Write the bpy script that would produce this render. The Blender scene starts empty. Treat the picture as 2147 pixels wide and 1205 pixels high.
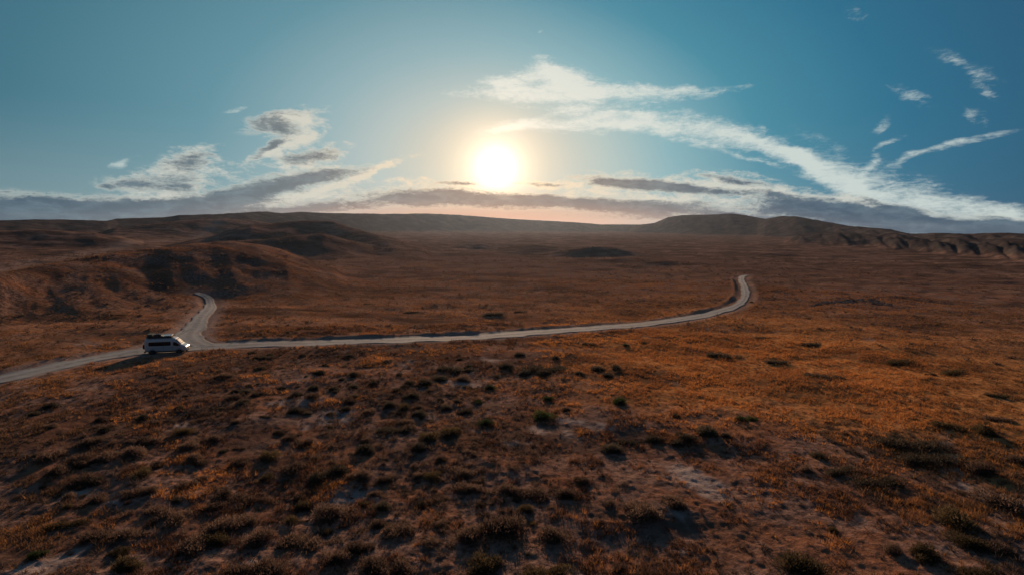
import bpy, bmesh, math, random
import numpy as np
from mathutils import Vector, Matrix
random.seed(7); rng = np.random.default_rng(11)
scene = bpy.context.scene
C = scene.collection

# ------------------------------------------------------------------ camera
W0, H0 = 2147.0, 1205.0
FPX = 1073.5                       # focal length in photograph pixels (90 degree view)
CAMH = 19.0
PITCH = math.atan((H0/2-475)/FPX); ROLL = math.radians(0.7)
X = Vector((1,0,0))
Fw = Vector((0, math.cos(PITCH), -math.sin(PITCH)))
U0 = X.cross(Fw)
R_ = X*math.cos(ROLL) + U0*math.sin(ROLL)
U_ = -X*math.sin(ROLL) + U0*math.cos(ROLL)
cam_d = bpy.data.cameras.new('camera'); cam = bpy.data.objects.new('camera', cam_d); C.objects.link(cam)
cam_d.sensor_width = 36; cam_d.lens = 36*FPX/W0; cam_d.clip_end = 60000; cam_d.clip_start = 0.1
M = Matrix.Identity(4)
for i in range(3):
    M[i][0] = R_[i]; M[i][1] = U_[i]; M[i][2] = -Fw[i]
M[2][3] = CAMH
cam.matrix_world = M
scene.camera = cam

def ray(px, py):
    return (Fw + R_*((px-W0/2)/FPX) - U_*((py-H0/2)/FPX)).normalized()
def azel(px, py):
    d = ray(px, py); return math.degrees(math.atan2(d.x, d.y)), math.degrees(math.asin(d.z))
def flat(px, py, z=0.0):
    d = ray(px, py); t = (z-CAMH)/d.z
    return d.x*t, d.y*t

SUN_AZ, SUN_EL = azel(1040, 352)
sun_dir = ray(1040, 352)

# ------------------------------------------------------------------ tagging / mesh helpers
def tag(o, label=None, cat=None, group=None, kind=None):
    if label: o['label'] = label
    if cat: o['category'] = cat
    if group: o['group'] = group
    if kind: o['kind'] = kind
    return o
def link(name, me, mat=None, parent=None, smooth=False):
    o = bpy.data.objects.new(name, me); C.objects.link(o)
    if mat is not None:
        for m in (mat if isinstance(mat, (list, tuple)) else [mat]): me.materials.append(m)
    if smooth: me.shade_smooth()
    if parent: o.parent = parent
    return o
def np_mesh(name, verts, faces):
    me = bpy.data.meshes.new(name)
    verts = np.asarray(verts, np.float32); faces = np.asarray(faces, np.int32)
    k = faces.shape[1]
    me.vertices.add(len(verts)); me.vertices.foreach_set('co', verts.ravel())
    me.loops.add(faces.size); me.loops.foreach_set('vertex_index', faces.ravel())
    me.polygons.add(len(faces)); me.polygons.foreach_set('loop_start', np.arange(0, faces.size, k, dtype=np.int32))
    me.update(calc_edges=True); me.validate()
    return me

# ------------------------------------------------------------------ numpy noise
def _h(ix, iy, s):
    n = (ix.astype(np.int64)*374761393 + iy.astype(np.int64)*668265263 + s*982451653) & 0xffffffff
    n = ((n ^ (n >> 13))*1274126177) & 0xffffffff
    n = (n ^ (n >> 16)) & 0xffffffff
    return n.astype(np.float64)/4294967295.0
def vnoise(x, y, s=0):
    ix = np.floor(x); iy = np.floor(y); fx = x-ix; fy = y-iy
    ux = fx*fx*fx*(fx*(fx*6-15)+10); uy = fy*fy*fy*(fy*(fy*6-15)+10)
    a = _h(ix,iy,s); b = _h(ix+1,iy,s); c = _h(ix,iy+1,s); d = _h(ix+1,iy+1,s)
    return (a*(1-ux)+b*ux)*(1-uy) + (c*(1-ux)+d*ux)*uy
def fbm(x, y, s=0, o=4, g=0.5):
    t = 0; a = 1; n = 0
    for i in range(o):
        c, sn = math.cos(0.6*i), math.sin(0.6*i)
        t = t + a*vnoise((x*c-y*sn)*2**i+i*17.3, (x*sn+y*c)*2**i-i*9.1, s+i); n += a; a *= g
    return t/n
def sstep(a, b, x):
    t = np.clip((x-a)/(b-a), 0, 1); return t*t*(3-2*t)

# ------------------------------------------------------------------ terrain
def layer(pts, R, wf, wb, taper=3.0):
    """pts: skyline of one ridge as seen in the photo; R: range in metres (one value or one per point)."""
    az = np.array([azel(*p)[0] for p in pts]); el = np.array([azel(*p)[1] for p in pts])
    Rr = np.full(len(pts), float(R)) if not hasattr(R, '__len__') else np.array(R, float)
    wf = np.full(len(pts), float(wf)) if not hasattr(wf, '__len__') else np.array(wf, float)
    return az, np.radians(el), Rr, wf, wb, taper
LAYERS = [
 # far ridge, left to centre
 layer([(-250,462),(0,462),(130,461),(225,463),(245,459),(345,456),(375,451),(470,449),(520,445),(560,444),(590,447),(630,445),(700,447),(800,449),(900,448),(960,451),(1040,457),(1100,461),(1200,466),(1260,471),(1340,471)],
       [1150,1150,1200,1200,1250,1300,1300,1350,1400,1450,1450,1500,1550,1650,1750,1850,2000,2150,2300,2500,2600], 0.18, 0.5),
 # mountains on the right
 layer([(1335,472),(1372,468),(1400,456),(1430,451),(1500,450),(1530,448),(1565,452),(1590,457),(1605,459),(1640,453),(1670,454),(1740,467),(1780,474),(1860,480),(1910,491),(1960,489),(2020,492),(2080,489),(2147,491),(2400,492)],
       [2300,2250,2200,2150,2100,2050,2000,1950,1850,1800,1700,1550,1450,1300,1150,1050,980,920,860,820], 0.19, 0.5, 1.0),
 # gullied foothills in front of them
 layer([(1690,489),(1760,487),(1830,492),(1880,489),(1930,500),(1990,497),(2060,503),(2110,500),(2147,504),(2400,505)],
       [950,900,850,780,740,700,660,630,600,560], 0.22, 0.3, 2.0),
 # hill ridges at the left, behind
 layer([(250,478),(300,472),(380,462),(470,459),(520,462),(580,470)], 880, 0.15, 0.4, 2.0),
 layer([(-200,486),(0,486),(80,483),(150,486),(200,489),(260,500),(300,510)], [560,560,550,540,530,520,510], 0.13, 0.4, 2.5),
 # brown hills in the middle left
 layer([(340,525),(395,507),(440,497),(480,484),(525,473),(565,470),(600,466),(640,463),(700,465),(735,477),(780,490),(830,504),(880,520)],
       [430,435,440,445,450,455,460,470,470,450,430,400,370], 0.24, 0.35, 1.5),
 layer([(500,508),(560,503),(620,494),(680,492),(730,505),(780,520),(815,533)], 345, 0.17, 0.25, 1.5),
 layer([(-250,610),(-60,590),(0,577),(90,562),(170,546),(240,534),(300,527),(360,517),(420,511),(480,508),(540,512),(600,527),(650,548),(690,562)],
       [140,146,150,160,170,178,186,192,198,203,206,208,206,204], [.10,.13,.16,.21,.26,.29,.30,.31,.30,.30,.30,.30,.27,.24], 0.3, 2),
 # low dark hills out on the plain
 layer([(940,519),(975,512),(1010,511),(1060,517)], 440, 0.10, 0.10, 1.0),
 layer([(1040,524),(1080,515),(1120,513),(1170,519),(1205,524)], 395, 0.11, 0.10, 1.0),
 layer([(1150,530),(1205,521),(1250,516),(1295,517),(1330,526),(1375,537)], 350, 0.065, 0.09, 1.0),
 layer([(1130,550),(1200,543),(1290,541),(1380,543),(1450,549),(1510,556)], 290, 0.06, 0.10, 1.5),
]
# road centre lines, traced on the ground
ROAD_A = [(-420,868),(-200,833),(0,797),(100,775),(200,752),(290,736),(350,731),(430,724),(560,721),(700,718),(850,712),(1000,703),(1150,692),(1300,681),(1400,671),(1480,659),(1530,646),(1556,632),(1564,615),(1559,599),(1555,588),(1557,580),(1566,577)]
ROAD_B = [(425,723),(398,708),(402,695),(412,682),(424,664),(437,648),(441,637),(433,630),(412,628)]
ROAD_C = [(250,745),(330,722),(372,704),(400,690),(412,680)]
def spline(pts, n=12):
    P = [np.array(flat(*p)) for p in pts]; out = []
    for i in range(len(P)-1):
        p0 = P[max(i-1,0)]; p1 = P[i]; p2 = P[i+1]; p3 = P[min(i+2,len(P)-1)]
        for k in range(n):
            t = k/n
            out.append(0.5*((2*p1)+(-p0+p2)*t+(2*p0-5*p1+4*p2-p3)*t*t+(-p0+3*p1-3*p2+p3)*t**3))
    out.append(P[-1]); return np.array(out)
RA, RB, RC = spline(ROAD_A), spline(ROAD_B), spline(ROAD_C)
def seg_dist(x, y, P):
    best = np.full(x.shape, 1e9); side = np.zeros(x.shape)
    for i in range(len(P)-1):
        a = P[i]; b = P[i+1]; d = b-a; L2 = d@d+1e-9
        t = np.clip(((x-a[0])*d[0]+(y-a[1])*d[1])/L2, 0, 1)
        ex = x-(a[0]+t*d[0]); ey = y-(a[1]+t*d[1]); dd = np.hypot(ex, ey)
        m = dd < best; best = np.where(m, dd, best)
        side = np.where(m, np.sign(d[0]*ey-d[1]*ex), side)
    return best, side
VAN = np.array(flat(353, 736)); VAN_ROT = math.radians(15)

def road_field(x, y):
    x = np.asarray(x, float); y = np.asarray(y, float)
    r = np.hypot(x, y); m = (r < 260) & (r > 15) & (y > 0)
    dA = np.full(x.shape, 99.0); sA = np.zeros(x.shape); dB = dA.copy()
    if m.any():
        a, s = seg_dist(x[m], y[m], RA[::3]); b, _ = seg_dist(x[m], y[m], RB[::3]); c, _ = seg_dist(x[m], y[m], RC[::3])
        dA[m] = a; sA[m] = s; dB[m] = np.minimum(b, c)
    return dA, sA, dB
RIDGE = []
def smooth_height(x, y):
    RIDGE.clear()
    az = np.degrees(np.arctan2(x, y)); r = np.hypot(x, y)
    h = (fbm(x/60+3, y/60, 5, 3)-0.5)*1.6*sstep(60, 160, r) + (fbm(x/26, y/26+7, 9, 2)-0.5)*0.7
    h = h*sstep(0, 30, r)
    Ls = []
    for k, (a, e, R, wf, wb, tp) in enumerate(LAYERS):
        full = np.zeros(x.shape)
        act = (az > a[0]-tp) & (az < a[-1]+tp) & (r > R.min()*(1-wf.max()*1.4)) & (r < R.max()*(1+wb*1.3))
        if not act.any(): continue
        A_, r_ = az[act], r[act]
        el = np.interp(A_, a, e); RR = np.interp(A_, a, R)
        tap = sstep(a[0]-tp*1.0, a[0]+0.001, A_)*sstep(-a[-1]-tp*1.0, -a[-1]+0.001, -A_)
        RR = RR*(1+(fbm(A_/13+k, r_*0, 33+k, 2)-0.5)*0.10*(k > 2))
        crest = np.maximum(CAMH + RR*np.tan(el), 0.2)*tap
        wob = 1+(fbm(A_/(4.0 if k <= 2 else 11.0)+k*5, r_*0+k, 20+k, 2)-0.5)*(0.5 if k <= 2 else 0.28)
        t = (r_-RR)/RR; W = np.where(t < 0, np.interp(A_, a, wf)*wob, wb)
        q = np.clip(np.abs(t)/W, 0, 1)
        L = crest*np.where(t < 0, (1-q**1.4)**1.5, (1-q*q)**2)
        mid = np.clip(4*(L/np.maximum(crest, 0.01))*(1-L/np.maximum(crest, 0.01)), 0, 1)
        if k <= 2:      # eroded mountain faces: spurs and gullies
            fr = (3.0, 2.0, 1.5)[k]
            g = np.abs(fbm(A_/fr + 5*(r_-RR)/RR, r_/(RR*0.12)+k*3.3, 40+k, 4)-0.5)*2
            L = L + np.minimum(crest, (5, 9, 7)[k])*mid*(g-0.24)*(0.7, 1.1, 1.3)[k]
        else:           # rounded grassy hills: a few soft folds
            g = np.abs(fbm(A_/5.0 + 3*(r_-RR)/RR, r_/(RR*0.30)+k*3.3, 40+k, 2)-0.5)*2
            L = L + np.minimum(crest*0.25, 2.2)*mid*(g-0.25)*(0.45 if RR.max() < 215 else 0.9)
            L = L + np.minimum(crest*0.1, 0.7)*mid*(fbm(A_/1.6, r_/(RR*0.08), 80+k, 3)-0.5)
        full[act] = L; Ls.append(full)
        if k < 3: RIDGE.append(full)
    if not Ls: return h
    mx = Ls[0]
    for L in Ls[1:]: mx = np.maximum(mx, L)
    return h + mx
def height(x, y, fine=True):
    x = np.asarray(x, float); y = np.asarray(y, float)
    r = np.hypot(x, y)
    h = smooth_height(x, y)
    dA, sA, dB = road_field(x, y)
    d = np.minimum(dA, dB+0.4)
    rough = sstep(2.0, 3.6, d)
    dv = np.hypot(x-VAN[0], y-VAN[1]); rough = rough*sstep(3.2, 4.6, dv)
    if fine:
        f1 = 1-sstep(300, 900, r)*0.2; f2 = 1-sstep(110, 260, r); f3 = 1-sstep(45, 110, r)
        m = (fbm(x/9, y/7, 60, 2)-0.5)*0.7*f1
        m = m + (fbm(x/2.2, y/1.8, 61, 3)-0.42)*0.22*f2
        m = m + (fbm(x/0.5, y/0.45, 64, 3)-0.5)*0.15*f3
        # far: longer swells so that the low sun still grazes something
        m = m + (fbm(x/34, y/22, 70, 3)-0.5)*2.2*sstep(150, 320, r)*(1-sstep(1500, 3000, r))
        m = m + (fbm(x/5, y/6, 72, 2)-0.5)*0.7*sstep(110, 200, r)*(1-sstep(320, 700, r))
        h = h + m*rough
    # sunken track with a low bank on its far side
    h = h - 0.10*(1-sstep(1.9, 2.7, d))
    bank = np.exp(-((dA-3.3)/0.55)**2)*(dB > 4.0)
    h = h + bank*np.where(sA > 0, np.where(x < VAN[0]-4, 0.12, 0.28), 0.06)*(0.7+0.6*fbm(x/3, y/3, 77, 2))
    return h

def soil_field(x, y):
    soil = np.zeros(len(x))
    for (px, py, w, hh, k) in SOIL:
        cx, cy = flat(px, py); ex = flat(px+w, py); ey = flat(px, py-hh)
        sx = math.hypot(ex[0]-cx, ex[1]-cy); sy = math.hypot(ey[0]-cx, ey[1]-cy)
        ang = math.atan2(cx, cy)
        u = (x-cx)*math.cos(ang)-(y-cy)*math.sin(ang); w_ = (x-cx)*math.sin(ang)+(y-cy)*math.cos(ang)
        soil = np.maximum(soil, k*np.exp(-((u/sx)**2+(w_/sy)**2)))
    return soil
# polar grid, fine in front of the camera
def build_ground():
    rs = [2.0]
    while rs[-1] < 5200:
        r = rs[-1]
        dr = max(min(r*r/(CAMH*FPX)*2.1, 0.0125*r), 0.075) if r > 20 else 1.5
        rs.append(r+dr)
    rs = np.array(rs)
    a1 = np.linspace(-54, 54, 1000); a2 = np.linspace(56, 304, 90)
    A = np.radians(np.concatenate([a1, a2]))
    na, nr = len(A), len(rs)
    R, AA = np.meshgrid(rs, A, indexing='ij')
    x = (R*np.sin(AA)).ravel(); y = (R*np.cos(AA)).ravel()
    z = height(x, y)
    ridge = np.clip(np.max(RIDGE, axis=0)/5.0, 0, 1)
    v = np.stack([x, y, z], 1)
    v = np.vstack([v, [[0, 0, float(height(np.array([0.01]), np.array([0.01]))[0])]]])
    i, j = np.meshgrid(np.arange(nr-1), np.arange(na), indexing='ij'); j2 = (j+1) % na
    f = np.stack([i*na+j, (i+1)*na+j, (i+1)*na+j2, i*na+j2], -1).reshape(-1, 4)
    c = len(v)-1
    jj = np.arange(na)
    me = np_mesh('ground', v, f[:, ::-1])
    bm = None
    # colour attributes: what grows or lies where, and where the ridges darken
    dA, sA, dB = road_field(x, y); d = np.minimum(dA, dB)
    r = np.hypot(x, y)
    soil = soil_field(x, y)
    n1 = fbm(x/5, y/5, 90, 4); n2 = fbm(x/1.3, y/1.3, 95, 3)
    bare = sstep(0.36, 0.92, soil*0.75+(n1-0.5)*0.9+(n2-0.5)*0.8+0.13)*(1-sstep(90, 160, r)*0.8)
    bare = np.maximum(bare, (1-sstep(2.0, 3.4+n1*2.4, d))*0.65*(1-0.6*sstep(110, 150, r)))
    wash = np.exp(-(seg_dist(x, y, spline([(-150,600),(0,566),(150,537),(300,512),(430,497),(540,489),(640,486)], 4))[0]/7.0)**2)*(y > 0)
    bare = np.maximum(bare, 0.38*wash*sstep(0.2, 0.6, n1+0.1))
    az = np.degrees(np.arctan2(x, y))
    gold = sstep(-2, 16, az+(n1-0.5)*14)*sstep(46, 64, r+(n1-0.5)*20)*(1-sstep(90, 170, r+(n1-0.5)*30))
    gold = np.maximum(gold, 0.25*sstep(70, 90, r)*(1-sstep(110, 170, r)))
    dark = sstep(0.5, 0.72, fbm(x/14, y/9, 99, 3))
    gl = 1.0*(az < -28)
    for nm, arr in (('bare', bare), ('gold', gold), ('dark', dark), ('ridge', ridge)):
        at = me.attributes.new(nm, 'FLOAT', 'POINT')
        at.data.foreach_set('value', np.append(arr, 0).astype(np.float32))
    return me

SOIL = [(1450,1000,70,28,1.0),(1400,975,60,15,.7),(1500,1040,60,18,.7),(1420,1075,60,22,.6),(1540,1135,50,20,.5),(600,845,70,14,.9),(700,870,60,22,.8),(560,880,60,10,.5),
        (970,805,60,12,.8),(1150,905,110,18,.8),(1240,890,90,14,.8),(740,1030,50,16,.9),(250,1050,40,16,.8),(170,1030,34,10,.9),(130,1165,90,22,1),(240,1110,50,14,.8),(60,1180,60,14,.8),
        (370,895,60,10,.8),(330,925,60,10,.6),(200,820,40,9,.7),(1990,950,30,40,.7),(2040,1030,50,28,.7),(2100,1090,40,30,.7),(1820,1100,50,14,.7),(1260,1030,50,18,.6),(1090,930,60,14,.5),
        (900,880,50,14,.5),(640,800,50,9,.6),(1980,1150,60,16,.6),(1360,1140,60,16,.5),(960,1150,60,16,.5),(520,1180,60,16,.5),(1480,925,40,10,.6),(860,760,50,9,.5),(1050,750,60,9,.5)]

# ------------------------------------------------------------------ node helper
class NT:
    def __init__(s, t): s.t = t; s.n = t.nodes; s.l = t.links
    def set(s, sock, v):
        if hasattr(v, 'is_output') or isinstance(v, bpy.types.NodeSocket): s.l.new(v, sock)
        else: sock.default_value = v
    def m(s, op, a, b=None, c=None, clamp=False):
        n = s.n.new('ShaderNodeMath'); n.operation = op; n.use_clamp = clamp
        for i, v in enumerate((a, b, c)):
            if v is not None: s.set(n.inputs[i], v)
        return n.outputs[0]
    def vm(s, op, a, b=None, out=0):
        n = s.n.new('ShaderNodeVectorMath'); n.operation = op
        s.set(n.inputs[0], a)
        if b is not None:
            if op == 'SCALE': s.set(n.inputs['Scale'], b)
            else: s.set(n.inputs[1], b)
        return n.outputs['Value'] if op in ('DOT_PRODUCT', 'LENGTH', 'DISTANCE') else n.outputs[0]
    def xyz(s, x, y, z):
        n = s.n.new('ShaderNodeCombineXYZ')
        for i, v in enumerate((x, y, z)): s.set(n.inputs[i], v)
        return n.outputs[0]
    def sep(s, v):
        n = s.n.new('ShaderNodeSeparateXYZ'); s.l.new(v, n.inputs[0]); return n.outputs
    def noise(s, vec, scale, detail=4, rough=0.55, dist=0.0, col=False):
        n = s.n.new('ShaderNodeTexNoise'); s.l.new(vec, n.inputs['Vector'])
        n.inputs['Scale'].default_value = scale; n.inputs['Detail'].default_value = detail
        n.inputs['Roughness'].default_value = rough; n.inputs['Distortion'].default_value = dist
        return n.outputs['Color'] if col else n.outputs[0]
    def mix(s, f, a, b, mode='MIX', clampf=True):
        n = s.n.new('ShaderNodeMix'); n.data_type = 'RGBA'; n.blend_type = mode; n.clamp_factor = clampf
        s.set(n.inputs[0], f)
        for k, v in ((6, a), (7, b)):
            if isinstance(v, (tuple, list)): v = tuple(v)+(1.0,) if len(v) == 3 else tuple(v)
            s.set(n.inputs[k], v)
        return n.outputs[2]
    def ss(s, x, a, b):
        n = s.n.new('ShaderNodeMapRange'); n.interpolation_type = 'SMOOTHSTEP'
        s.set(n.inputs[0], x); n.inputs[1].default_value = a; n.inputs[2].default_value = b
        return n.outputs[0]
    def ramp(s, x, stops, interp='LINEAR'):
        n = s.n.new('ShaderNodeValToRGB'); s.l.new(x, n.inputs[0]); cr = n.color_ramp; cr.interpolation = interp
        while len(cr.elements) > 1: cr.elements.remove(cr.elements[0])
        cr.elements[0].position = stops[0][0]; cr.elements[0].color = tuple(stops[0][1])+(1,)
        for p, c in stops[1:]:
            e = cr.elements.new(p); e.color = tuple(c)+(1,)
        return n.outputs[0]
def lin(r, g, b, k=1.0):
    f = lambda c: ((c/255+0.055)/1.055)**2.4 if c > 10 else c/255/12.92
    return (f(r)*k, f(g)*k, f(b)*k)

# ------------------------------------------------------------------ world
SKY_STRENGTH = 0.12
def build_world():
    w = bpy.data.worlds.new('World'); scene.world = w; w.use_nodes = True
    t = NT(w.node_tree); t.n.clear()
    out = t.n.new('ShaderNodeOutputWorld'); bg = t.n.new('ShaderNodeBackground')
    bg.inputs['Strength'].default_value = SKY_STRENGTH
    t.l.new(bg.outputs[0], out.inputs[0])
    K = 1/SKY_STRENGTH
    sky = t.n.new('ShaderNodeTexSky'); sky.sky_type = 'NISHITA'; sky.sun_disc = False
    sky.sun_elevation = math.radians(SUN_EL); sky.sun_rotation = math.radians(SUN_AZ)
    sky.air_density = 1.0; sky.dust_density = 1.2; sky.ozone_density = 2.0; sky.altitude = 700
    tc = t.n.new('ShaderNodeTexCoord'); D = t.vm('NORMALIZE', tc.outputs['Generated'])
    dx, dy, dz = t.sep(D)
    az = t.m('MULTIPLY', t.m('ARCTAN2', dx, dy), 57.29578)
    el = t.m('MULTIPLY', t.m('ARCSINE', dz), 57.29578)
    daz = t.m('SUBTRACT', az, SUN_AZ); dele = t.m('SUBTRACT', el, SUN_EL)
    # clear sky: pale near the sun, teal to deep blue away from it
    a = t.m('MULTIPLY', daz, 0.62)
    g = t.m('SQRT', t.m('ADD', t.m('MULTIPLY', a, a), t.m('MULTIPLY', dele, dele)))
    gs = t.m('DIVIDE', g, 60.0)
    left = t.ramp(gs, [(0.0, lin(214,204,180)), (0.08, lin(200,198,184)), (0.13, lin(176,190,188)), (0.20, lin(138,172,180)), (0.30, lin(90,142,158)), (0.44, lin(54,112,132)), (0.60, lin(30,82,108)), (1.0, lin(18,56,80))])
    right = t.ramp(gs, [(0.0, lin(214,204,180)), (0.07, lin(200,200,188)), (0.12, lin(176,194,190)), (0.19, lin(126,174,184)), (0.28, lin(54,134,158)), (0.40, lin(10,103,136)), (0.54, lin(0,74,110)), (0.8, lin(0,44,80))])
    base = t.mix(t.ss(daz, -14, 20), left, right)
    # warm band along the horizon below the sun
    hz = t.m('MULTIPLY', t.ss(el, 5.0, 0.0), t.m('POWER', 2.718, t.m('MULTIPLY', t.m('MULTIPLY', daz, daz), -1/420.0)))
    base = t.mix(t.m('MULTIPLY', hz, 0.85), base, lin(214,158,128))
    pale = t.m('MULTIPLY', t.ss(el, 11.0, 1.0), t.m('MULTIPLY', t.ss(daz, 50.0, 5.0), 0.28))
    base = t.mix(pale, base, lin(172,190,190))
    base = t.vm('SCALE', base, K)
    base = t.mix(0.025, base, sky.outputs[0])

    # ---- clouds, shaped in azimuth / elevation
    P = t.xyz(az, el, 0.0)
    st = t.vm('MULTIPLY', P, (0.55, 1.0, 1.0))
    wn = t.noise(st, 0.16, 3, 0.5, col=True)
    wn2 = t.noise(st, 0.9, 3, 0.6, col=True)
    wv = t.vm('ADD', t.vm('SCALE', t.vm('SUBTRACT', wn, (.5,.5,.5)), 5.0), t.vm('SCALE', t.vm('SUBTRACT', wn2, (.5,.5,.5)), 1.6))
    wv = t.vm('MULTIPLY', wv, (1.0, 0.32, 0.0))
    Q = t.vm('ADD', t.xyz(az, el, 1.0), wv)
    def field(ells):
        tot = None
        for (cx, cy, ax, bx, ang, k) in ells:
            th = math.radians(ang)
            c0 = np.array(azel(cx, cy))
            e = 0.15
            e1 = (np.array(azel(cx+ax*e*math.cos(th), cy+ax*e*math.sin(th)))-c0)/e
            e2 = (np.array(azel(cx-bx*e*math.sin(th), cy+bx*e*math.cos(th)))-c0)/e
            Mi = np.linalg.inv(np.stack([e1, e2], 1)); cc = -Mi@c0
            u = t.vm('DOT_PRODUCT', Q, (Mi[0,0], Mi[0,1], cc[0]))
            v = t.vm('DOT_PRODUCT', Q, (Mi[1,0], Mi[1,1], cc[1]))
            d2 = t.m('MULTIPLY_ADD', v, v, t.m('MULTIPLY', u, u))
            ex = t.m('POWER', 2.71828, t.m('MULTIPLY', d2, -0.75))
            tot = t.m('MULTIPLY_ADD', ex, k, tot if tot is not None else 0.0)
        return tot
    def det(scale, sx, sy, rot=0.0, detail=8, rough=0.6, seed=0):
        v = t.vm('ADD', t.vm('MULTIPLY', P, (sx, sy, 1.0)), (seed, seed*1.7, 0))
        v = t.vm('ADD', v, t.vm('SCALE', t.vm('SUBTRACT', wn2, (.5,.5,.5)), 0.5))
        return t.noise(v, scale, detail, rough, 0.4)
    nW = det(0.42, 0.5, 1.5, seed=3.0, detail=9, rough=0.68)
    nW2 = det(1.1, 0.35, 1.3, seed=13.0, detail=6, rough=0.65)
    nC = det(0.9, 0.5, 1.2, seed=31.0, detail=8, rough=0.65)
    nC2 = det(0.7, 0.35, 1.5, seed=57.0, detail=8, rough=0.68)
    nH = det(3.2, 0.6, 1.3, seed=71.0, detail=5, rough=0.7)
    hf = t.m('MULTIPLY', t.m('SUBTRACT', nH, 0.5), 1.6)
    # white high cloud
    WH = [(1060,203,110,10,2,.9),(1150,194,110,20,4,1.1),(1095,165,50,16,-14,.85),(1160,150,28,19,30,1.2),(1200,172,52,22,28,1.2),(1300,192,100,15,3,.7),(1425,188,50,12,0,.9),(1525,186,60,6,-10,.45),(1340,180,60,10,0,.35),
          (1070,266,60,7,-10,.9),(1170,265,130,10,0,.85),(1290,258,110,18,5,.9),(1220,236,90,10,3,.5),(1350,268,60,14,8,.6),(1290,235,120,10,2,.45),
          (1440,258,90,20,9,.68),(1530,278,90,18,15,.75),(1610,303,80,17,24,.85),(1680,338,60,15,38,.9),(1500,300,90,12,6,.55),(1580,335,90,5,18,.75),
          (1740,368,70,16,30,.85),(1830,395,90,30,20,.68),(1930,420,110,32,18,.66),(2040,440,130,28,15,.7),(2147,465,110,20,10,.75),(1880,445,90,12,14,.4),(1985,310,95,6,-13,1.0),(1905,330,30,9,-35,.7),
          (1830,340,34,11,-62,.9),(1862,303,34,6,-22,.7),(1800,400,60,20,60,.5),
          (2070,184,28,15,45,.7),(2035,138,80,13,22,.36),(1907,203,40,13,22,.66),(1790,28,28,13,5,.62),(2045,250,28,12,30,.55),(1838,268,30,11,-38,.5),(1133,65,5,3,0,.5),
          (265,338,26,7,-22,.9),(520,232,20,4,-12,.5),(505,240,22,4,-8,.4),(1700,290,70,12,30,.2)]
    fW = field(WH)
    vW = t.m('ADD', t.m('MULTIPLY_ADD', hf, 0.8, fW), t.m('ADD', t.m('MULTIPLY', t.m('SUBTRACT', nW, 0.5), 3.0), t.m('MULTIPLY', t.m('SUBTRACT', nW2, 0.5), 1.8)))
    vW = t.m('MULTIPLY', vW, t.ss(fW, 0.02, 0.3))
    aW = t.m('MULTIPLY', t.ss(vW, 0.05, 1.7), 1.0)
    # lit cloud (rims, cream streaks) and shaded cloud bodies
    LI = [(395,322,45,16,-15,.9),(400,350,45,22,5,.8),(385,385,60,14,-20,.8),(320,365,60,16,-8,.7),(290,395,70,14,5,.7),(330,412,130,8,-3,.8),(150,424,150,6,-2,.55),(430,403,50,8,-5,.5),
          (625,250,45,15,-18,1.0),(640,285,34,22,-20,1.0),(600,262,60,20,-18,.7),(600,308,70,13,-25,.9),(560,325,45,9,-12,.8),(690,322,38,13,-18,.95),(640,335,60,14,-5,.7),(600,348,80,6,0,.55),
          (700,392,130,8,-20,1.2),(785,358,40,6,-28,1.2),(560,428,130,8,-12,1.1),(620,362,130,9,-6,.6),(740,405,120,12,-8,.5),
          (920,392,90,8,0,.7),(1180,390,110,8,2,.8),(1270,380,90,7,4,.8),(1400,378,150,8,6,.7),(1350,412,200,12,3,.85),(1520,370,70,13,3,.9),(1480,392,90,11,6,.8),(1600,400,90,13,6,.9),
          (1450,432,180,14,3,.8),(1680,410,90,11,8,.8),(1790,415,70,8,10,.7),(1870,440,90,8,14,.6),(1900,460,120,6,8,.5),(850,378,50,4,0,.5)]
    fL = field(LI)
    vL = t.m('MULTIPLY', t.m('ADD', t.m('ADD', fL, hf), t.m('MULTIPLY', t.m('SUBTRACT', nC, 0.5), 4.2)), t.ss(fL, 0.03, 0.35))
    aL = t.m('MULTIPLY', t.ss(vL, 0.10, 1.6), 0.95)
    DK = [(375,342,44,14,-8,1.0),(405,325,22,8,-10,.6),(345,384,60,14,-6,1.1),(275,378,34,12,-6,.9),(215,392,20,5,0,.4),
          (585,258,52,13,-16,1.1),(610,275,26,12,-10,.8),(555,317,48,8,-24,1.1),(590,305,26,7,-15,.7),(655,330,50,11,-6,1.2),
          (660,366,100,10,-6,1.2),(580,392,110,13,-8,1.2),(480,412,120,16,-6,1.2),(390,436,160,19,-2,1.5),(220,440,180,17,0,1.6),(60,444,150,18,0,1.7),(-60,440,120,22,0,1.7),(620,446,190,9,-5,1.1),(700,432,110,7,-8,.8),
          (900,413,100,13,0,1.6),(1020,422,120,11,2,1.5),(1150,420,140,9,2,1.5),(960,387,34,3.5,0,.9),(1130,387,45,3,2,.8),(1280,428,130,9,3,1.4),(1370,441,120,9,2,1.2),(1300,455,180,6,1,.6),(850,455,150,4,0,.35),
          (1330,388,95,9,5,1.5),(1440,400,75,8,5,1.5),(1280,380,50,4,3,.7),(1515,374,46,5,6,.8),(1550,383,50,6,4,.9),(1620,405,60,6,6,.8),(1700,427,100,11,6,1.2),(1780,438,150,14,5,1.3),(1860,428,60,9,14,1.0),(1650,440,120,9,4,.9),
          (1900,462,130,13,5,1.3),(2000,475,150,12,3,1.4),(2140,483,130,11,2,1.4),(1750,468,200,10,3,1.1),(1560,455,100,7,4,.5),(2280,485,120,14,0,1.4)]
    fD = field(DK)
    vD = t.m('MULTIPLY', t.m('ADD', t.m('ADD', fD, hf), t.m('MULTIPLY', t.m('SUBTRACT', nC2, 0.5), 3.4)), t.ss(fD, 0.05, 0.4))
    aD = t.m('MULTIPLY', t.ss(vD, 0.15, 1.35), 0.92)
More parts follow.
